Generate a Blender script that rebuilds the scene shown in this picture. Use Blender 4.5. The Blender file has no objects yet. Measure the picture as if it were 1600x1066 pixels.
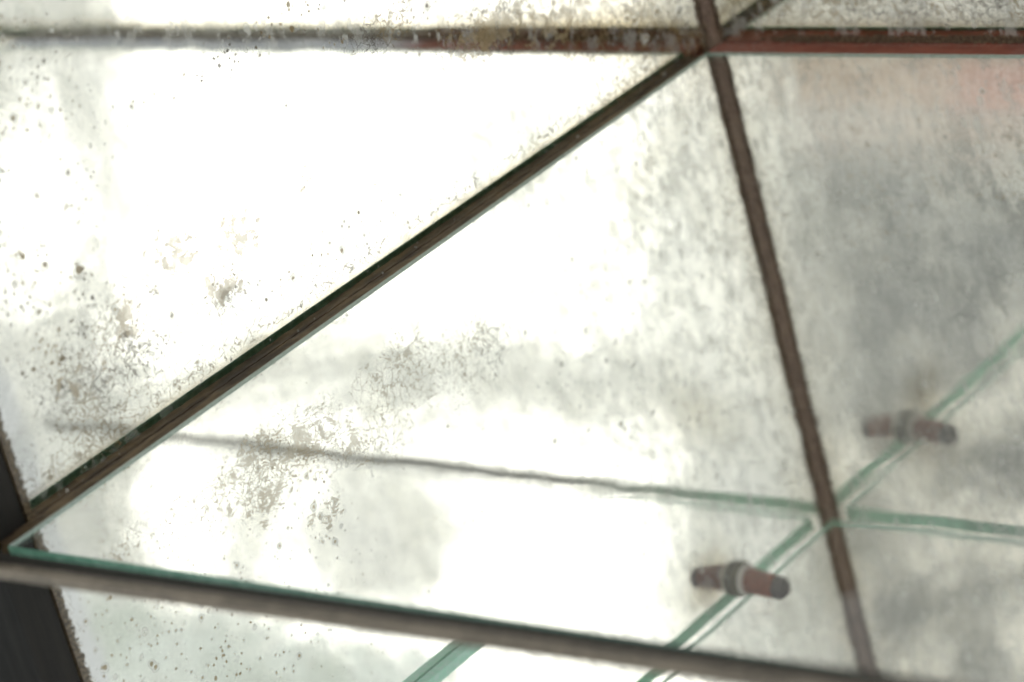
import bpy, bmesh, math, random
from mathutils import Vector, Matrix, noise

random.seed(7)
S = bpy.context.scene
C = S.collection
MM = 0.001

# ------------------------------------------------------------------ camera
cd = bpy.data.cameras.new('camera')
cam = bpy.data.objects.new('camera', cd); C.objects.link(cam)
RT = Vector((0.76292587, 0.59704632, -0.24795124))
DN = Vector((0.05995631, -0.44722813, -0.89240811))
FW = Vector((-0.64369975, 0.66597499, -0.3769986))
m = Matrix((RT, -DN, -FW)).transposed().to_4x4()
m.translation = Vector((0.78395969, -0.96011211, 0.40627367))
cam.matrix_world = m
cd.sensor_width = 36.0
cd.lens = 5.3716 / 1.6 * 36.0 / 1.0
cd.clip_start = 0.01; cd.clip_end = 200.0
cd.dof.use_dof = True
cd.dof.focus_distance = 1.135
cd.dof.aperture_fstop = 8.6
S.camera = cam

S.view_settings.view_transform = 'Standard'
S.view_settings.look = 'None'
S.view_settings.exposure = 0.0
S.view_settings.gamma = 1.0
S.render.engine = 'CYCLES'
cy = S.cycles
cy.max_bounces = 15; cy.glossy_bounces = 10; cy.transmission_bounces = 14
cy.transparent_max_bounces = 16; cy.diffuse_bounces = 3
cy.caustics_reflective = True; cy.caustics_refractive = True
cy.use_denoising = True
cy.use_adaptive_sampling = True; cy.adaptive_threshold = 0.04; cy.adaptive_min_samples = 16
cy.sample_clamp_indirect = 6.0
cy.filter_width = 1.7

# ------------------------------------------------------------------ node helpers
class G:
    def __init__(s, nt): s.nt = nt; nt.nodes.clear()
    def n(s, typ, **kw):
        nd = s.nt.nodes.new(typ)
        for k, v in kw.items(): setattr(nd, k, v)
        return nd
    def put(s, sock, v):
        if isinstance(v, bpy.types.NodeSocket): s.nt.links.new(v, sock)
        elif v is not None:
            if isinstance(v, (tuple, list)) and len(v) == 3 and sock.type == 'RGBA': v = (*v, 1)
            sock.default_value = v
    def m(s, op, a, b=None, c=None, clamp=False):
        nd = s.n('ShaderNodeMath', operation=op); nd.use_clamp = clamp
        s.put(nd.inputs[0], a)
        if b is not None: s.put(nd.inputs[1], b)
        if c is not None: s.put(nd.inputs[2], c)
        return nd.outputs[0]
    def v(s, op, a, b=None, scale=None):
        nd = s.n('ShaderNodeVectorMath', operation=op)
        s.put(nd.inputs[0], a)
        if b is not None: s.put(nd.inputs[1], b)
        if scale is not None: s.put(nd.inputs['Scale'], scale)
        return nd.outputs['Value'] if op in ('DOT_PRODUCT', 'LENGTH', 'DISTANCE') else nd.outputs[0]
    def ss(s, x, a, b, lo=0.0, hi=1.0):          # smoothstep a..b
        nd = s.n('ShaderNodeMapRange', interpolation_type='SMOOTHSTEP')
        s.put(nd.inputs[0], x)
        for i, q in zip((1, 2, 3, 4), (a, b, lo, hi)): s.put(nd.inputs[i], q)
        return nd.outputs[0]
    def noise(s, vec, scale, detail=2.0, rough=0.5, color=False):
        nd = s.n('ShaderNodeTexNoise')
        s.put(nd.inputs['Vector'], vec); s.put(nd.inputs['Scale'], scale)
        nd.inputs['Detail'].default_value = detail; nd.inputs['Roughness'].default_value = rough
        return nd.outputs['Color'] if color else nd.outputs[0]
    def vor(s, vec, scale, feature='F1', rnd=1.0):
        nd = s.n('ShaderNodeTexVoronoi', feature=feature)
        s.put(nd.inputs['Vector'], vec); s.put(nd.inputs['Scale'], scale)
        nd.inputs['Randomness'].default_value = rnd
        return nd
    def mix(s, f, a, b):
        nd = s.n('ShaderNodeMix', data_type='RGBA')
        s.put(nd.inputs[0], f); s.put(nd.inputs[6], a); s.put(nd.inputs[7], b)
        return nd.outputs[2]
    def attr(s, name):
        nd = s.n('ShaderNodeAttribute'); nd.attribute_name = name
        return nd.outputs['Fac']

# ------------------------------------------------------------------ the surroundings the mirrors look into
# made-up bright and dark patches set out in direction space (like an HDRI)
w = bpy.data.worlds.new('World'); S.world = w; w.use_nodes = True
g = G(w.node_tree)
tc = g.n('ShaderNodeTexCoord'); D = g.v('NORMALIZE', tc.outputs['Generated'])
F2 = (0.6437, -0.6660, -0.3770); R2 = (-0.7629, -0.5970, -0.2480); D2 = (-0.0600, 0.4472, -0.8924)
df = g.v('DOT_PRODUCT', D, F2)
dfc = g.m('MAXIMUM', df, 0.05)
u = g.m('ADD', g.m('MULTIPLY', g.m('DIVIDE', g.v('DOT_PRODUCT', D, R2), dfc), 53.72), 8.0)     # one unit is about a degree
v = g.m('ADD', g.m('MULTIPLY', g.m('DIVIDE', g.v('DOT_PRODUCT', D, D2), dfc), 53.72), 5.33)
uv = g.n('ShaderNodeCombineXYZ'); g.put(uv.inputs[0], u); g.put(uv.inputs[1], v); UV = uv.outputs[0]
wob = g.noise(UV, 0.55, 3, 0.55, True)
UVw = g.v('ADD', UV, g.v('SCALE', g.v('SUBTRACT', wob, (0.5, 0.5, 0.5)), scale=1.5))
sp = g.n('ShaderNodeSeparateXYZ'); g.put(sp.inputs[0], UVw); uw, vw = sp.outputs[0], sp.outputs[1]
def box(x0, y0, x1, y1, soft=0.35):
    a = g.m('MULTIPLY', g.ss(uw, x0 - soft, x0 + soft), g.ss(uw, x1 - soft, x1 + soft, 1, 0))
    b = g.m('MULTIPLY', g.ss(vw, y0 - soft, y0 + soft), g.ss(vw, y1 - soft, y1 + soft, 1, 0))
    return g.m('MULTIPLY', a, b)
def blob(cx, cy_, rx, ry, soft=0.4):
    dd = g.v('LENGTH', g.v('MULTIPLY', g.v('SUBTRACT', UVw, (cx, cy_, 0)), (1 / rx, 1 / ry, 0)))
    return g.ss(dd, 1 - soft, 1 + soft, 1, 0)
patch = g.noise(UV, 0.8, 4, 0.6)
# base of the surroundings : pale greenish grey, to the right added dark, tan and reddish patches
col = g.mix(g.ss(patch, 0.35, 0.68), (0.66, 0.68, 0.64), (0.98, 1.0, 0.95))
right = g.ss(uw, 11.6, 13.6)
pr = g.ss(g.noise(UV, 0.9, 5, 0.72), 0.43, 0.60)
col = g.mix(right, col, g.mix(pr, (0.13, 0.135, 0.120), (1.0, 0.97, 0.86)))
col = g.mix(g.m('MULTIPLY', box(12.6, 2.4, 19, 5.6, 0.6), g.m('SUBTRACT', 1.0, g.m('MULTIPLY', pr, 0.5))), col, (0.09, 0.10, 0.10))
col = g.mix(g.m('MULTIPLY', box(12.4, 0.6, 19, 2.5, 0.45), 0.9), col, (0.50, 0.40, 0.33))
col = g.mix(g.m('MULTIPLY', blob(15.9, 1.45, 1.0, 0.6), 0.6), col, (0.50, 0.25, 0.22))
col = g.mix(g.m('MULTIPLY', box(11.2, 4.0, 12.9, 8.6, 0.7), 0.5), col, (0.95, 0.97, 0.95))
low = g.ss(g.m('SUBTRACT', v, g.m('MULTIPLY', u, 0.15)), 8.9, 9.25)
col = g.mix(g.m('MULTIPLY', low, g.ss(uw, 11.0, 12.5, 1, 0)), col, g.mix(g.ss(patch, 0.35, 0.62), (0.50, 0.57, 0.52), (0.76, 0.83, 0.80)))
# added blown-out white patches
W = (3.4, 3.38, 3.2)
wh = box(2.0, -1.4, 10.2, 5.2, 0.7)
wh = g.m('MAXIMUM', wh, box(4.4, 6.6, 10.4, 10.6, 0.95))
wh = g.m('MAXIMUM', wh, g.m('MULTIPLY', box(2.4, 6.3, 8.0, 7.3, 0.5), 0.6))
wh = g.m('MAXIMUM', wh, blob(2.7, 5.2, 0.8, 0.8, 0.3))
wh = g.m('MAXIMUM', wh, blob(2.9, 8.0, 0.7, 1.3, 0.4))
wh = g.m('MAXIMUM', wh, blob(0.6, 3.2, 0.6, 1.6, 0.6))
wh = g.m('MULTIPLY', wh, g.m('SUBTRACT', 1.0, g.m('MULTIPLY', blob(6.1, 8.3, 1.3, 1.4, 0.35), 0.88)))
wh = g.m('MAXIMUM', wh, g.m('MULTIPLY', box(10.4, 0.8, 11.9, 6.0, 0.7), 0.28))
wh = g.m('MULTIPLY', wh, g.m('SUBTRACT', 1.0, g.m('MULTIPLY', low, g.ss(uw, 6.5, 9.0, 0.95, 0.3))))
wh = g.m('MAXIMUM', wh, box(7.2, 10.5, 11.6, 11.4, 0.12))
col = g.mix(wh, col, W)
front = g.ss(df, 0.55, 0.9)
d3 = g.n('ShaderNodeSeparateXYZ'); g.put(d3.inputs[0], D)
around = g.mix(g.ss(g.noise(D, 2.5, 3), 0.4, 0.62), (0.62, 0.65, 0.65), (1.05, 1.07, 1.05))
up = g.ss(d3.outputs[2], -0.1, 0.35)
around = g.mix(g.m('MULTIPLY', up, 0.8), around, (0.26, 0.27, 0.27))
final = g.mix(front, around, col)
bg = g.n('ShaderNodeBackground'); g.put(bg.inputs[0], final); bg.inputs[1].default_value = 1.12
wo = g.n('ShaderNodeOutputWorld'); g.nt.links.new(bg.outputs[0], wo.inputs[0])

# one soft unseen lamp added at front right to model peg and rail
ld = bpy.data.lights.new('fill_light', 'AREA'); ld.shape = 'RECTANGLE'; ld.size = 0.9; ld.size_y = 0.7
ld.energy = 6.0; ld.color = (1.0, 0.98, 0.94)
lo = bpy.data.objects.new('fill_light', ld); C.objects.link(lo)
lo.location = (1.5, -0.55, 1.25)
lo.rotation_euler = (Vector((0.1, -0.2, 0)) - lo.location).to_track_quat('-Z', 'Y').to_euler()

# ------------------------------------------------------------------ materials
def new_mat(name):
    mt = bpy.data.materials.new(name); mt.use_nodes = True
    g = G(mt.node_tree)
    P = g.v('SCALE', g.n('ShaderNodeTexCoord').outputs['Object'], scale=1000.0)   # millimetres
    return mt, g, P
def finish(g, shader, disp=None):
    o = g.n('ShaderNodeOutputMaterial'); g.nt.links.new(shader, o.inputs[0])
def principled(g, **kw):
    b = g.n('ShaderNodeBsdfPrincipled')
    for k, val in kw.items(): g.put(b.inputs[k.replace('_', ' ')], val)
    return b
def bump(g, h, strength, dist=0.0003):
    b = g.n('ShaderNodeBump'); b.inputs['Strength'].default_value = strength; b.inputs['Distance'].default_value = dist
    g.put(b.inputs['Height'], h); return b.outputs[0]
def mixsh(g, f, a, b):
    nd = g.n('ShaderNodeMixShader'); g.put(nd.inputs[0], f)
    g.nt.links.new(a, nd.inputs[1]); g.nt.links.new(b, nd.inputs[2]); return nd.outputs[0]

def mat_mirror():
    mt, g, P = new_mat('aged_mirror_silver')
    w1 = g.v('SCALE', g.v('SUBTRACT', g.noise(P, 0.16, 2, 0.5, True), (.5, .5, .5)), scale=7.0)
    w2 = g.v('SCALE', g.v('SUBTRACT', g.noise(P, 0.8, 2, 0.6, True), (.5, .5, .5)), scale=1.6)
    Q = g.v('ADD', P, g.v('ADD', w1, w2))
    crack, spot, blot, edge = g.attr('crack'), g.attr('spot'), g.attr('blot'), g.attr('edge')
    # coarse crackle, broken up so the lines start and stop
    brk = g.ss(g.m('ADD', g.noise(P, 0.33, 3, 0.6), g.m('MULTIPLY', crack, 0.34)), 0.48, 0.60)
    wid = g.m('MULTIPLY', g.m('ADD', 0.010, g.m('MULTIPLY', g.noise(P, 0.5, 2), g.m('MULTIPLY', crack, 0.13))), brk)
    c1 = g.m('DIVIDE', g.vor(Q, 0.23, 'DISTANCE_TO_EDGE').outputs['Distance'], g.m('ADD', wid, 0.0005))
    l1 = g.m('MULTIPLY', g.ss(c1, 0.45, 1.05, 1, 0), g.ss(crack, 0.04, 0.3))
    # fine crackle
    brk2 = g.ss(g.m('ADD', g.noise(P, 0.45, 3, 0.6), g.m('MULTIPLY', crack, 0.30)), 0.66, 0.78)
    wid2 = g.m('MULTIPLY', g.m('ADD', 0.03, g.m('MULTIPLY', g.noise(P, 1.1, 1), 0.12)), brk2)
    Q2 = g.v('ADD', P, g.v('ADD', g.v('SCALE', w1, scale=0.5), g.v('SCALE', w2, scale=0.9)))
    c2 = g.m('DIVIDE', g.vor(Q2, 0.62, 'DISTANCE_TO_EDGE').outputs['Distance'], g.m('ADD', wid2, 0.0005))
    l2 = g.m('MULTIPLY', g.ss(c2, 0.45, 1.05, 1, 0), g.ss(crack, 0.3, 0.55))
    # pinholes and pits
    def spots(scale, thr, gain, halo_gain):
        vn = g.vor(g.v('ADD', P, g.v('SCALE', w2, scale=0.7)), scale)
        rnd = g.n('ShaderNodeSeparateXYZ'); g.put(rnd.inputs[0], vn.outputs['Color'])
        r = g.m('MULTIPLY', g.m('SUBTRACT', g.m('ADD', rnd.outputs[0], g.m('MULTIPLY', spot, thr)), 0.93), gain)
        r = g.m('MAXIMUM', g.m('MINIMUM', r, 0.34), 0.0001)
        q = g.m('DIVIDE', vn.outputs['Distance'], r)
        pres = g.ss(r, 0.01, 0.03)
        core = g.m('MULTIPLY', g.ss(q, 0.75, 1.1, 1, 0), pres)
        halo = g.m('MULTIPLY', g.m('MULTIPLY', g.ss(q, 1.0, 1.35), g.ss(q, 1.5, 2.4, 1, 0)), g.m('MULTIPLY', pres, g.ss(rnd.outputs[1], 0.3, 0.5)))
        return core, g.m('MULTIPLY', halo, halo_gain)
    s1, h1 = spots(0.20, 0.55, 0.45, 0.8)
    s2, h2 = spots(0.55, 0.62, 0.60, 0.4)
    # pale brown blotches with lacy outlines
    sq = g.n('ShaderNodeSeparateXYZ'); g.put(sq.inputs[0], Q)
    rip = g.m('MULTIPLY', g.m('SINE', g.m('MULTIPLY', g.m('ADD', sq.outputs[2], g.m('MULTIPLY', sq.outputs[1], 0.25)), 3.6)), g.ss(sq.outputs[2], -12, -4, 0.055, 0.0))
    bn = g.m('ADD', g.m('ADD', g.noise(Q, 0.24, 3, 0.62), rip), g.m('MULTIPLY', blot, 0.30))
    b1 = g.m('MULTIPLY', g.ss(bn, 0.70, 0.735), g.ss(blot, 0.05, 0.3))
    rim = g.m('MULTIPLY', g.m('MULTIPLY', g.ss(bn, 0.655, 0.68), g.ss(bn, 0.69, 0.705, 1, 0)), g.ss(blot, 0.1, 0.35))
    # desilvered margins
    en = g.m('ADD', edge, g.m('MULTIPLY', g.m('SUBTRACT', g.noise(Q, 0.55, 4, 0.65), 0.5), 0.75))
    e1 = g.ss(en, 0.52, 0.60)
    loss = g.m('MAXIMUM', g.m('MULTIPLY', g.m('MAXIMUM', l1, l2), 0.80), g.m('MAXIMUM', s1, s2))
    loss = g.m('MAXIMUM', loss, g.m('MULTIPLY', b1, g.m('ADD', 0.35, g.m('MULTIPLY', g.noise(P, 0.3, 2), 0.75))))
    loss = g.m('MAXIMUM', loss, g.m('MULTIPLY', rim, 0.5))
    loss = g.m('MULTIPLY', loss, 0.9)
    loss = g.m('MAXIMUM', loss, g.m('MULTIPLY', e1, 0.97), clamp=True)
    lc = g.mix(g.ss(g.noise(P, 0.06, 2), 0.4, 0.6), (0.13, 0.115, 0.095), (0.27, 0.20, 0.095))
    lc = g.mix(g.m('MULTIPLY', g.ss(sq.outputs[2], -10, -4, 0.85, 0.0), g.ss(sq.outputs[1], -150, -190, 0, 1)), lc, (0.40, 0.31, 0.16))
    lc = g.mix(g.m('MULTIPLY', b1, 0.65), lc, (0.46, 0.36, 0.20))
    lc = g.mix(e1, lc, g.mix(g.ss(g.noise(P, 0.9, 4, 0.7), 0.42, 0.66), (0.060, 0.043, 0.026), (0.24, 0.18, 0.105)))
    # silver : slightly wavy, slightly tarnished, thinly hazed
    tar = g.noise(P, 0.035, 4, 0.6)
    sc_ = g.mix(g.ss(tar, 0.3, 0.7), (0.97, 0.968, 0.945), (0.93, 0.925, 0.885))
    film = g.m('MULTIPLY', g.attr('film'), g.m('ADD', 0.55, g.m('MULTIPLY', g.noise(Q, 0.12, 4, 0.6), 0.9)), clamp=True)
    sc_ = g.mix(film, sc_, (0.42, 0.36, 0.24))
    Pt = g.v('MULTIPLY', g.v('ADD', P, g.v('SCALE', w1, scale=0.7)), (1, 1, 0.55))
    tn = g.m('MULTIPLY', g.ss(g.noise(Pt, 0.085, 5, 0.7), 0.47, 0.58), g.attr('tarn'))
    sc_ = g.mix(tn, sc_, (0.36, 0.375, 0.36))
    wav = g.m('ADD', g.noise(P, 0.05, 1), g.m('MULTIPLY', g.noise(P, 0.5, 1), 0.02))
    nrm = bump(g, wav, 0.035, 0.0010)
    gl = g.n('ShaderNodeBsdfGlossy'); g.put(gl.inputs['Color'], sc_); gl.inputs['Roughness'].default_value = 0.03; g.put(gl.inputs['Normal'], nrm)
    gh = g.n('ShaderNodeBsdfGlossy'); g.put(gh.inputs['Color'], (0.92, 0.94, 0.93)); gh.inputs['Roughness'].default_value = 0.22
    silver = mixsh(g, g.m('ADD', 0.0, g.m('MULTIPLY', tar, 0.06)), gl.outputs[0], gh.outputs[0])
    Pm = g.v('MULTIPLY', g.v('ADD', P, g.v('SCALE', w2, scale=1.2)), (1, 1, 0.6))
    vm = g.vor(Pm, 0.21); rm = g.n('ShaderNodeSeparateXYZ'); g.put(rm.inputs[0], vm.outputs['Color'])
    rad = g.m('MULTIPLY', rm.outputs[0], 0.42)
    mk = g.m('MULTIPLY', g.ss(g.m('DIVIDE', vm.outputs['Distance'], g.m('ADD', rad, 0.01)), 0.6, 1.1, 1, 0), g.ss(rm.outputs[1], 0.35, 0.5))
    mk2 = g.ss(g.noise(Pm, 0.14, 4, 0.7), 0.50, 0.60)
    mk = g.m('MULTIPLY', g.m('MAXIMUM', mk, g.m('MULTIPLY', mk2, 0.6)), g.attr('milk'))
    milk = g.n('ShaderNodeBsdfDiffuse'); g.put(milk.inputs['Color'], (0.86, 0.86, 0.80))
    silver = mixsh(g, g.m('MAXIMUM', g.m('MULTIPLY', g.m('MAXIMUM', h1, h2), 0.95), g.m('MULTIPLY', mk, 0.7)), silver, milk.outputs[0])
    ls = principled(g, Base_Color=lc, Roughness=0.55)
    ls.inputs['Specular IOR Level'].default_value = 0.5
    ls.inputs['Coat Weight'].default_value = 0.6; ls.inputs['Coat Roughness'].default_value = 0.05
    finish(g, mixsh(g, loss, silver, ls.outputs[0]))
    return mt

def mat_glass():
    mt, g, P = new_mat('clear_shelf_glass')
    nz = g.noise(P, 0.015, 2)
    b = principled(g, Base_Color=(0.992, 0.998, 0.990), Roughness=0.0, IOR=1.5)
    b.inputs['Transmission Weight'].default_value = 1.0
    g.put(b.inputs['Normal'], bump(g, nz, 0.12, 0.001))
    # dust: specks and short scratches lying on the surface
    vn = g.vor(P, 0.42); r = g.n('ShaderNodeSeparateXYZ'); g.put(r.inputs[0], vn.outputs['Color'])
    sp_ = g.m('MULTIPLY', g.ss(vn.outputs['Distance'], 0.05, 0.11, 1, 0), g.ss(r.outputs[0], 0.80, 0.86))
    Ps = g.v('MULTIPLY', P, (1.0, 0.16, 1.0))
    stv = g.ss(g.noise(Ps, 1.1, 3, 0.6), 0.42, 0.75)
    vs = g.vor(g.v('MULTIPLY', P, (0.22, 0.9, 1)), 0.5); r2 = g.n('ShaderNodeSeparateXYZ'); g.put(r2.inputs[0], vs.outputs['Color'])
    scr = g.m('MULTIPLY', g.ss(vs.outputs['Distance'], 0.03, 0.06, 1, 0), g.ss(r2.outputs[0], 0.90, 0.93))
    film = g.m('ADD', g.m('MULTIPLY', stv, 0.022), g.m('MULTIPLY', g.ss(g.noise(P, 0.03, 4), 0.4, 0.7), 0.018))
    fac = g.m('MAXIMUM', g.m('MULTIPLY', g.m('MAXIMUM', sp_, scr), 0.45), film, clamp=True)
    geo = g.n('ShaderNodeNewGeometry'); nn = g.n('ShaderNodeSeparateXYZ'); g.put(nn.inputs[0], geo.outputs['True Normal'])
    fac = g.m('MULTIPLY', fac, g.ss(nn.outputs[2], 0.5, 0.9))
    dc = g.mix(g.ss(r.outputs[1], 0.55, 0.6), (0.80, 0.76, 0.64), (0.12, 0.10, 0.07))
    df_ = g.n('ShaderNodeBsdfDiffuse'); g.put(df_.inputs['Color'], dc)
    finish(g, mixsh(g, fac, b.outputs[0], df_.outputs[0]))
    return mt
def mat_glass_edge(c_a=(0.14, 0.36, 0.26), c_b=(0.30, 0.56, 0.44), tr=0.35, fade=False):
    mt, g, P = new_mat('ground_green_glass_edge')
    chip = g.ss(g.noise(P, 0.5, 4, 0.6), 0.35, 0.7)
    c = g.mix(chip, c_a, c_b)
    if fade:                                          # far length coloured paler and clearer, imitating burnt-out glare
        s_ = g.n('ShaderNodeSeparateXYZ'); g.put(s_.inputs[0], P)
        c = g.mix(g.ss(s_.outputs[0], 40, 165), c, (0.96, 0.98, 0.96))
    b = principled(g, Base_Color=c, Roughness=0.28, IOR=1.5)
    b.inputs['Transmission Weight'].default_value = tr
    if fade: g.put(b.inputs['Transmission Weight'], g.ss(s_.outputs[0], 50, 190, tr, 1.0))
    g.put(b.inputs['Normal'], bump(g, g.noise(P, 1.4, 3), 0.5, 0.0003))
    finish(g, b.outputs[0]); return mt
def mat_solid(name, c1, c2, scale, rough=0.6, stretch=(1, 1, 1), bumpk=0.3, c3=None, c3at=None, spec=0.4):
    mt, g, P = new_mat(name)
    Ps = g.v('MULTIPLY', P, stretch)
    n1 = g.noise(Ps, scale, 5, 0.65)
    c = g.mix(g.ss(n1, 0.34, 0.68), c1, c2)
    if c3 is not None:
        f = g.ss(g.noise(P, 0.9, 4, 0.7), 0.52, 0.6)
        if c3at is not None: f = g.m('MULTIPLY', f, c3at(g, P))
        c = g.mix(f, c, c3)
    b = principled(g, Base_Color=c, Roughness=g.m('ADD', rough - 0.1, g.m('MULTIPLY', n1, 0.2)))
    b.inputs['Specular IOR Level'].default_value = spec
    g.put(b.inputs['Normal'], bump(g, n1, bumpk, 0.0005))
    finish(g, b.outputs[0]); return mt
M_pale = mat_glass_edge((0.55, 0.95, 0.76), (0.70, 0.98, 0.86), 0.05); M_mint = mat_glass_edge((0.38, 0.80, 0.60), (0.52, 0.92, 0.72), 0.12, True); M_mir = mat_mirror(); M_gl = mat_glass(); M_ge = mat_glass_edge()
def near_corner(g, P):
    s_ = g.n('ShaderNodeSeparateXYZ'); g.put(s_.inputs[0], P)
    return g.m('MAXIMUM', g.ss(s_.outputs[0], 8, 60, 1, 0), g.m('MULTIPLY', g.ss(s_.outputs[1], -4.5, -2.5), 0.5))
M_red = mat_solid('red_brown_painted_strip', (0.30, 0.090, 0.055), (0.20, 0.058, 0.036), 0.25, 0.6, (0.3, 1, 1), 0.4, (0.40, 0.34, 0.32), near_corner)
def fade_strip(mt):                                   # colour turns blue-grey towards the right end, imitating the mirror's bluish veil
    nt = mt.node_tree; g = object.__new__(G); g.nt = nt
    b = next(n for n in nt.nodes if n.type == 'BSDF_PRINCIPLED')
    old = b.inputs['Base Color'].links[0].from_socket
    P = g.v('SCALE', g.n('ShaderNodeTexCoord').outputs['Object'], scale=1000.0)
    s_ = g.n('ShaderNodeSeparateXYZ'); g.put(s_.inputs[0], P)
    f = g.ss(g.m('ADD', s_.outputs[0], g.m('MULTIPLY', g.noise(P, 0.1, 3), 30)), 150, 190)
    g.put(b.inputs['Base Color'], g.mix(f, old, g.mix(g.ss(g.noise(P, 0.15, 4), 0.4, 0.6), (0.55, 0.59, 0.66), (0.82, 0.85, 0.90))))
fade_strip(M_red)
M_dbr = mat_solid('dark_brown_strip', (0.040, 0.024, 0.013), (0.20, 0.145, 0.085), 0.3, 0.5, (1, 0.2, 1), 0.5)
M_seam = mat_solid('brown_corner_seam', (0.12, 0.085, 0.062), (0.23, 0.165, 0.115), 0.5, 0.6, (1, 1, 0.4), 0.8, (0.28, 0.19, 0.16))
M_post = mat_solid('dark_shaded_post', (0.010, 0.009, 0.008), (0.022, 0.019, 0.016), 0.3, 0.6, (1, 1, 0.08), 0.4)  # groove shadow put into the near-black colour
M_post2 = mat_solid('dull_grey_post_face', (0.008, 0.008, 0.008), (0.022, 0.021, 0.020), 0.35, 0.65, (1, 1, 0.08), 0.4)  # low light on the post face put into its dark colour
M_rail = mat_solid('taupe_rail_wood', (0.09, 0.075, 0.055), (0.25, 0.21, 0.16), 0.3, 0.4, (0.15, 1, 1), 0.5, (0.34, 0.29, 0.22))
M_shade = mat_solid('rail_top_shade', (0.012, 0.011, 0.008), (0.03, 0.026, 0.02), 0.3, 0.6, (0.2, 1, 1), 0.3)  # near-black colour standing for shade on the rail top
M_peg = mat_solid('red_brown_peg_sleeve', (0.20, 0.048, 0.020), (0.30, 0.085, 0.035), 0.5, 0.45, (1, 1, 1), 0.3)
M_cap = mat_solid('dark_peg_tip', (0.07, 0.055, 0.05), (0.11, 0.085, 0.075), 0.6, 0.5)
M_brass = mat_solid('tarnished_brass_collar', (0.06, 0.05, 0.02), (0.12, 0.10, 0.04), 0.6, 0.45)
M_nick = mat_solid('pale_peg_ring', (0.62, 0.58, 0.52), (0.75, 0.71, 0.66), 0.5, 0.35)
M_back = mat_solid('backing_board', (0.10, 0.07, 0.045), (0.16, 0.11, 0.07), 0.1, 0.8, (1, 1, 0.2))

# ------------------------------------------------------------------ geometry helpers (all lengths in mm)
def link(name, me, parent=None):
    o = bpy.data.objects.new(name, me); C.objects.link(o)
    if parent: o.parent = parent
    return o
def bm_obj(name, bm, mats, parent=None, smooth=False):
    me = bpy.data.meshes.new(name); bm.to_mesh(me); bm.free()
    for mt in (mats if isinstance(mats, (list, tuple)) else [mats]): me.materials.append(mt)
    if smooth:
        for p in me.polygons: p.use_smooth = True
    return link(name, me, parent)
def box_bm(x0, x1, y0, y1, z0, z1, bev=0.0, seg=2):
    bm = bmesh.new()
    bmesh.ops.create_cube(bm, size=1.0)
    for vv in bm.verts:
        vv.co = Vector(((x0 + x1) / 2 + vv.co.x * (x1 - x0), (y0 + y1) / 2 + vv.co.y * (y1 - y0), (z0 + z1) / 2 + vv.co.z * (z1 - z0))) * MM
    if bev: bmesh.ops.bevel(bm, geom=bm.edges[:], offset=bev * MM, segments=seg, affect='EDGES', profile=0.6)
    return bm
def tag(o, label, cat, group=None, kind=None):
    o['label'] = label; o['category'] = cat
    if group: o['group'] = group
    if kind: o['kind'] = kind
def empty(name, loc=(0, 0, 0)):
    o = bpy.data.objects.new(name, None); C.objects.link(o); o.location = Vector(loc) * MM; o.empty_display_size = 0.02
    return o

# ------------------------------------------------------------------ mirrors
def gz(a, b, L):
    t = 0.0
    for (ca, cb, ra, rb, amp) in L: t = max(t, amp * math.exp(-((a - ca) / ra) ** 2 - ((b - cb) / rb) ** 2))
    return t
def nz(a, b, s, seed=0.0): return noise.fractal(Vector((a * s, b * s, seed)), 1.0, 2.0, 3) * 0.5 + 0.5
# wear on the left mirror: (y, z, radius y, radius z, amount), millimetres on the mirror itself
LC = [(-285, -36, 48, 15, 0.55), (-190, -46, 40, 16, 0.5), (-315, 33, 20, 16, 0.95), (-338, 25, 18, 22, 0.8), (-168, 74, 22, 9, 0.75), (-115, 55, 34, 12, 0.95), (-60, 28, 34, 12, 0.85), (-30, 16, 26, 10, 0.8),
      (-278, -40, 22, 13, 0.7), (-250, -42, 18, 14, 0.7), (-207, -40, 24, 14, 0.75), (-165, -52, 26, 16, 0.6), (-221, -54, 16, 14, 0.6), (-318, -34, 22, 12, 0.55), (-40, 5, 40, 8, 0.8),
      (-380, -45, 9, 60, 0.8), (-350, 60, 40, 40, 0.25), (-227, 44, 10, 9, 0.45), (-270, 26, 12, 9, 0.7), (-330, -30, 30, 14, 0.4), (-20, -60, 30, 90, 0.2)]
LS = [(-220, 95, 60, 7, 1.1), (-330, 120, 30, 60, 0.8), (-345, 70, 20, 30, 0.9), (-350, -50, 20, 20, 0.8), (-320, -90, 40, 30, 0.7), (-271, 28, 8, 6, 2.4), (-316, 34, 6, 5, 2.0), (-326, 58, 7, 6, 1.8), (-330, 46, 5, 4, 1.9), (-272, 28, 12, 8, 1.25), (-318, 33, 22, 14, 0.9), (-328, 58, 16, 12, 0.75), (-348, 38, 16, 20, 0.8), (-110, 52, 50, 14, 0.8), (-340, 110, 40, 40, 0.45), (-170, 74, 50, 8, 0.6),
      (-262, -50, 26, 20, 0.65), (-340, -60, 50, 26, 0.6), (-300, -90, 60, 40, 0.35), (-80, -100, 90, 70, 0.5), (-257, -70, 16, 10, 0.7), (-60, -160, 60, 60, 0.35), (-230, 20, 60, 8, 0.6), (-30, 20, 40, 14, 0.7)]
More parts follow.
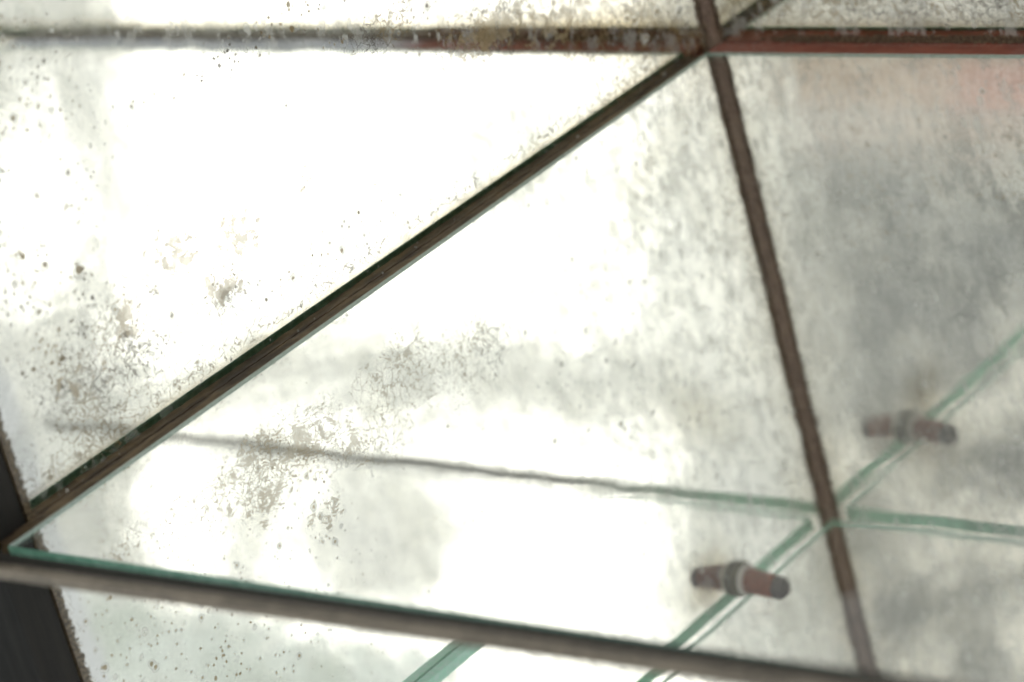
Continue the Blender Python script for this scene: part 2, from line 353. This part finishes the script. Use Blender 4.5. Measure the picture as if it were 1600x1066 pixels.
LB = [(-275, -38, 34, 13, 0.5), (-235, -52, 10, 9, 0.6), (-287, 47, 13, 9, 0.85), (-258, 41, 13, 8, 0.85), (-271, 28, 10, 7, 0.95), (-314, 37, 8, 7, 0.9), (-278, -32, 16, 8, 0.8), (-256, -40, 16, 10, 0.95), (-279, -48, 12, 8, 0.7),
      (-115, 52, 26, 8, 0.95), (-85, 42, 18, 8, 0.9), (-225, 43, 8, 8, 0.6), (-340, 28, 14, 8, 0.6), (-207, -36, 14, 7, 0.45), (-170, -46, 18, 8, 0.5), (-257, -67, 10, 5, 0.75), (-318, -34, 14, 8, 0.3)]
BC = [(60, 14, 80, 9, 0.5), (130, 14, 60, 9, 0.7), (30, -60, 40, 60, 0.3), (150, -20, 30, 30, 0.15)]
BS = [(40, -80, 50, 70, 0.55), (110, -60, 50, 60, 0.5), (60, -180, 80, 60, 0.5), (80, 12, 80, 9, 0.7), (120, -240, 60, 40, 0.45)]
BB = [(60, -60, 50, 60, 0.30), (130, -50, 40, 40, 0.35), (70, 12, 60, 7, 0.5)]
def mirror_mesh(name, axis, a0, a1, z0, z1, step, CL, SL, BL):
    """front sheet as a fine grid carrying wear amounts, closed into a 4 mm thick pane"""
    na = int((a1 - a0) / step); nzv = int((z1 - z0) / step); T = 4.0
    def P(a, z, d): return (-d * MM, a * MM, z * MM) if axis == 'x' else (a * MM, d * MM, z * MM)
    vs = []; fs = []; at = {'crack': [], 'spot': [], 'blot': [], 'edge': [], 'film': [], 'milk': [], 'tarn': []}
    for i in range(na + 1):
        for j in range(nzv + 1):
            a = a0 + (a1 - a0) * i / na; z = z0 + (z1 - z0) * j / nzv
            vs.append(P(a, z, 0.0))
            mod = 0.35 + 1.0 * nz(a, z, 0.06, 3.0)
            ca = abs(a)                                    # distance from the corner
            joint = math.exp(-(z - 5) / 6.0) if z > 5 else 0.12 if z > -7 else math.exp(-(-z - 7) / 4.0) * 0.5
            lft = 1.0 if axis == 'x' else 0.35
            c = gz(a, z, CL) * mod + 0.75 * lft * joint * (0.5 + nz(a, z, 0.03, 9)) + 0.45 * math.exp(-ca / 6.0)
            s = gz(a, z, SL) * (0.5 + nz(a, z, 0.05, 5)) + 0.16 * nz(a, z, 0.02, 12) + 0.45 * lft * joint
            b = gz(a, z, BL) * (0.55 + 0.9 * nz(a, z, 0.09, 7))
            e = math.exp(-ca / 8.6) * 0.98
            if axis == 'x': e = max(e, math.exp(-max(a - a0, 0) / 5.0) * 0.98)
            if axis == 'x':
                fl = 0.75 * math.exp(-((z - 1) / 5.0) ** 2) * math.exp(-max(0, -a - 60) / 200)
                fl = max(fl, 1.0 * math.exp(-((a + 50) / 62) ** 2) * math.exp(-((z + a * 0.43 - 1) / 9.0) ** 2))
                fl = max(fl, 0.35 * math.exp(-ca / 16.0), 0.95 * math.exp(-((a - (-79)) / 14) ** 2 - ((z - (-193)) / 11) ** 2), 0.9 * math.exp(-((z - 2) / 3.5) ** 2))
            else:
                fl = max(0.85 * math.exp(-((z - 3) / 5.5) ** 2), 0.45 * math.exp(-((a - 20) / 40) ** 2) * math.exp(-((z - 8) / 16) ** 2), 0.3 * math.exp(-ca / 12.0), 0.4 * math.exp(-((a - (54)) / 22) ** 2 - ((z - (-168)) / 14) ** 2))
                e = max(e, 0.95 * math.exp(-abs(z - 0.6) / 2.6) * min(1, a / 40 + 0.1))
            at['film'].append(min(fl, 1))
            mv = (0.45 + nz(a, z, 0.02, 21)) if axis == 'y' else 0.9 * math.exp(-((ca - 10) / 90) ** 2) * (1 if z < 0 else 0.2)
            tv = gz(a, z, [(118, -60, 45, 26, 1.0), (70, -75, 22, 30, 0.7), (100, -110, 50, 30, 0.6), (95, -200, 60, 60, 0.35)]) if axis == 'y' else gz(a, z, [(-100, -62, 40, 14, 0.2), (-40, -100, 25, 60, 0.25), (-330, 100, 30, 50, 0.25)])
            at['tarn'].append(tv)
            if axis == 'y':
                mv *= 1 - 0.85 * math.exp(-((a - 52) / 22) ** 2 - ((z + 165) / 16) ** 2)
            elif z > 2: mv = max(mv, 0.55 * math.exp(-((a + 345) / 40) ** 2))
            at['milk'].append(min(1, mv * (min(1, max(0, (-z - 2) / 12) + 0.15) if z < 2 else 0.9)) if not (axis == 'x' and z >= 2 and a > -290) else 0.75 * math.exp(-((z + a * 0.43 - 1) / 8.0) ** 2))
            at['crack'].append(min(c, 1)); at['spot'].append(min(s, 1.45)); at['blot'].append(min(b, 1)); at['edge'].append(e)
    nf = len(vs); k = nzv + 1
    for i in range(na):
        for j in range(nzv):
            q = (i * k + j, (i + 1) * k + j, (i + 1) * k + j + 1, i * k + j + 1)
            fs.append(q if axis == 'x' else q)
    cs = [(a0, z0), (a1, z0), (a1, z1), (a0, z1)]
    for (a, z) in cs: vs.append(P(a, z, T))
    for key in at: at[key] += [0.0] * 4
    B = [nf, nf + 1, nf + 2, nf + 3]
    bot = [i * k for i in range(na + 1)]; top = [i * k + nzv for i in range(na + 1)]
    lf = list(range(0, k)); rt = list(range(na * k, na * k + k))
    fs.append((B[3], B[2], B[1], B[0]))
    fs.append(tuple([B[0], B[1]] + bot[::-1])); fs.append(tuple([B[2], B[3]] + top))
    fs.append(tuple([B[3], B[0]] + lf)); fs.append(tuple([B[1], B[2]] + rt[::-1]))
    me = bpy.data.meshes.new(name); me.from_pydata(vs, [], fs); me.validate(); 
    for key, vals in at.items():
        A = me.attributes.new(key, 'FLOAT', 'POINT'); A.data.foreach_set('value', vals)
    bm = bmesh.new(); bm.from_mesh(me); bmesh.ops.recalc_face_normals(bm, faces=bm.faces[:]); bm.to_mesh(me); bm.free()
    me.materials.append(M_mir)
    return me

left = empty('aged_mirror', (0, 0, 0))
tag(left, 'foxed mirror panel with crackled silvering on the left, beside the black post', 'mirror')
link('silvered_pane', mirror_mesh('silvered_pane', 'x', -374.5, -0.2, -420, 240, 2.2, LC, LS, LB), left)
bm_obj('backing_board', box_bm(-10, -4.3, -378, 6, -420, 240, 0.3), M_back, left)
back = empty('aged_mirror', (0, 0, 0))
tag(back, 'cloudy back mirror panel behind the glass shelves, right of the brown corner seam', 'mirror')
link('silvered_pane', mirror_mesh('silvered_pane', 'y', 0.2, 480, -420, 240, 2.2, BC, BS, BB), back)
bm_obj('backing_board', box_bm(-3.8, 484, 4.3, 10, -420, 240, 0.3), M_back, back)

# seam filling the vertical corner, a slightly ragged quarter bead
def seam():
    bm = bmesh.new(); rings = []; z = -420.0
    while z <= 240.01:
        ring = []
        for k in range(7):
            a = math.pi / 2 * k / 6
            r = 3.7 + 1.0 * noise.noise(Vector((z * 0.16, k * 0.7, 1.0))) + 0.35 * noise.noise(Vector((z * 0.9, k, 5.0)))
            if -6 < z < 3: r += 0.6
            ring.append(bm.verts.new(Vector((0.02 + r * math.cos(a), -0.02 - r * math.sin(a), z)) * MM))
        ring.append(bm.verts.new(Vector((0.02, -0.02, z)) * MM)); rings.append(ring); z += 1.5
    for A, Bq in zip(rings, rings[1:]):
        for k in range(8): bm.faces.new((A[k], A[(k + 1) % 8], Bq[(k + 1) % 8], Bq[k]))
    bm.faces.new(rings[0][::-1]); bm.faces.new(rings[-1])
    bmesh.ops.recalc_face_normals(bm, faces=bm.faces[:])
    return bm
o = bm_obj('corner_seam', seam(), M_seam, smooth=True)
tag(o, 'rough brown vertical seam filling the corner between the two mirrors', 'seam')

# ------------------------------------------------------------------ glass shelves
def shelf_bm(x0, x1, y0, y1, z0, z1, skew=0.0):
    bm = box_bm(x0, x1, y0, y1, z0, z1)
    hor = [e for e in bm.edges if abs(e.verts[0].co.z - e.verts[1].co.z) < 1e-6]
    bmesh.ops.bevel(bm, geom=hor, offset=0.2 * MM, segments=1, affect='EDGES')
    if skew:
        for vv in bm.verts:
            if vv.co.x < (x0 + 1) * MM: vv.co.x += (skew * (vv.co.y / MM - y0) / (y1 - y0)) * MM
    bm.normal_update()
    for f in bm.faces: f.material_index = 0 if abs(f.normal.z) > 0.9 else 1
    return bm
G0 = 8.1
o = bm_obj('glass_shelf', shelf_bm(G0, 470, -391, -12.3, -5, 0, -2.4), [M_gl, M_ge])
tag(o, 'upper clear glass shelf with a long green front edge, dusty and seen through from above', 'glass shelf', 'glass shelves of the display case')
o = bm_obj('glass_shelf', shelf_bm(5, 470, -391, -5, -212.5, -207), [M_gl, M_mint])
tag(o, 'lower clear glass shelf held by a brown peg, its corner at the seam', 'glass shelf', 'glass shelves of the display case')
o = bm_obj('glass_strip', shelf_bm(0.4, 5.0, -262, -208, -142.6, -138.8), [M_pale, M_pale])
tag(o, 'short pale green glass strip against the mirror below the front rail', 'glass strip')

# filler strips in the gaps round the upper shelf
def strip_bm(x0, x1, y0, y1, z0, z1, along, amp=0.35):
    bm = box_bm(x0, x1, y0, y1, z0, z1)
    L = max(x1 - x0, y1 - y0)
    es = [e for e in bm.edges if abs((e.verts[0].co - e.verts[1].co).length - L * MM) < 1e-6]
    bmesh.ops.subdivide_edges(bm, edges=es, cuts=int(L / 2.5), use_grid_fill=True)
    for vv in bm.verts:
        p = vv.co / MM
        if p.z > z1 - 0.01:
            vv.co.z += amp * MM * noise.noise(Vector((p.x * .22, p.y * .22, 2))) - 0.15 * MM
    bmesh.ops.bevel(bm, geom=[e for e in bm.edges if e.is_boundary], offset=0.0001)
    return bm
o = bm_obj('filler_strip', strip_bm(3.6, 392, -12.0, -0.3, -5, -1.0, 'x'), M_red)
tag(o, 'narrow red brown strip between the back mirror and the upper glass shelf', 'strip')
o = bm_obj('filler_strip', strip_bm(0.3, 5.2, -388, -12.8, -5, -1.2, 'y'), M_dbr)
tag(o, 'narrow dark brown strip running diagonally along the left mirror at the upper shelf', 'strip')

# ------------------------------------------------------------------ post and front rail
post = empty('corner_post', (-20, -400, -420))
tag(post, 'black wooden post at the far left end of the mirror', 'post')
def ch(o, root):
    o.parent = root; o.matrix_parent_inverse = Matrix.Translation(-root.location); return o
ch(bm_obj('rebate', box_bm(-40, -0.5, -391.5, -375.2, -420, 240, 0.4), M_post), post)
ch(bm_obj('post_body', box_bm(-60, 4.5, -440, -392.0, -420, 240, 1.5), M_post2), post)
rail = empty('front_rail', (0, -430, 19))
tag(rail, 'taupe wooden front rail with a dark painted shade band, crossing in front of the upper shelf edge', 'rail')
r1 = ch(bm_obj('rail_face', box_bm(-120, 420, -432, -429, 16.7, 20.8, 0.8), M_rail), rail)
r2 = ch(bm_obj('shade_strip', box_bm(-120, 420, -428.9, -423.5, 16.9, 20.3, 0.6), M_shade), rail)  # dark strip added as the shade along the rail's top
rail.rotation_euler = (0, -0.010, 0)

# ------------------------------------------------------------------ shelf peg
def lathe_x(prof, n=28, bend=0.0):
    bm = bmesh.new(); rings = []
    for (x, r) in prof:
        cz = -bend * (max(x - 4, 0) ** 1.3)
        rings.append([bm.verts.new(Vector((x, r * math.cos(2 * math.pi * k / n), cz + r * math.sin(2 * math.pi * k / n))) * MM) for k in range(n)])
    for A, Bq in zip(rings, rings[1:]):
        for k in range(n): bm.faces.new((A[k], A[(k + 1) % n], Bq[(k + 1) % n], Bq[k]))
    bm.faces.new(rings[0]); bm.faces.new(rings[-1][::-1])
    bmesh.ops.recalc_face_normals(bm, faces=bm.faces[:])
    return bm
peg = empty('shelf_peg', (0.3, -63, -202.2))
tag(peg, 'red brown shelf peg with a pale ring at the lower glass shelf edge', 'shelf peg')
BD = 0.055
bm_obj('collar', lathe_x([(0, 6.4), (0.4, 6.8), (2.0, 6.8), (2.6, 6.0)]), M_brass, peg, True)
bm_obj('ring', lathe_x([(2.7, 5.4), (2.9, 5.8), (4.4, 5.8), (4.7, 5.4)]), M_nick, peg, True)
bm_obj('sleeve', lathe_x([(4.8, 4.4), (5.0, 4.9), (8, 4.95), (10, 4.9), (13, 4.8), (16, 4.6), (17.4, 4.5)], bend=BD), M_peg, peg, True)
bm_obj('tip', lathe_x([(17.5, 4.4), (18.2, 4.6), (20.4, 4.5), (21.2, 3.8), (21.3, 2.4), (20.2, 2.2), (20.1, 0.3)], bend=BD), M_cap, peg, True)
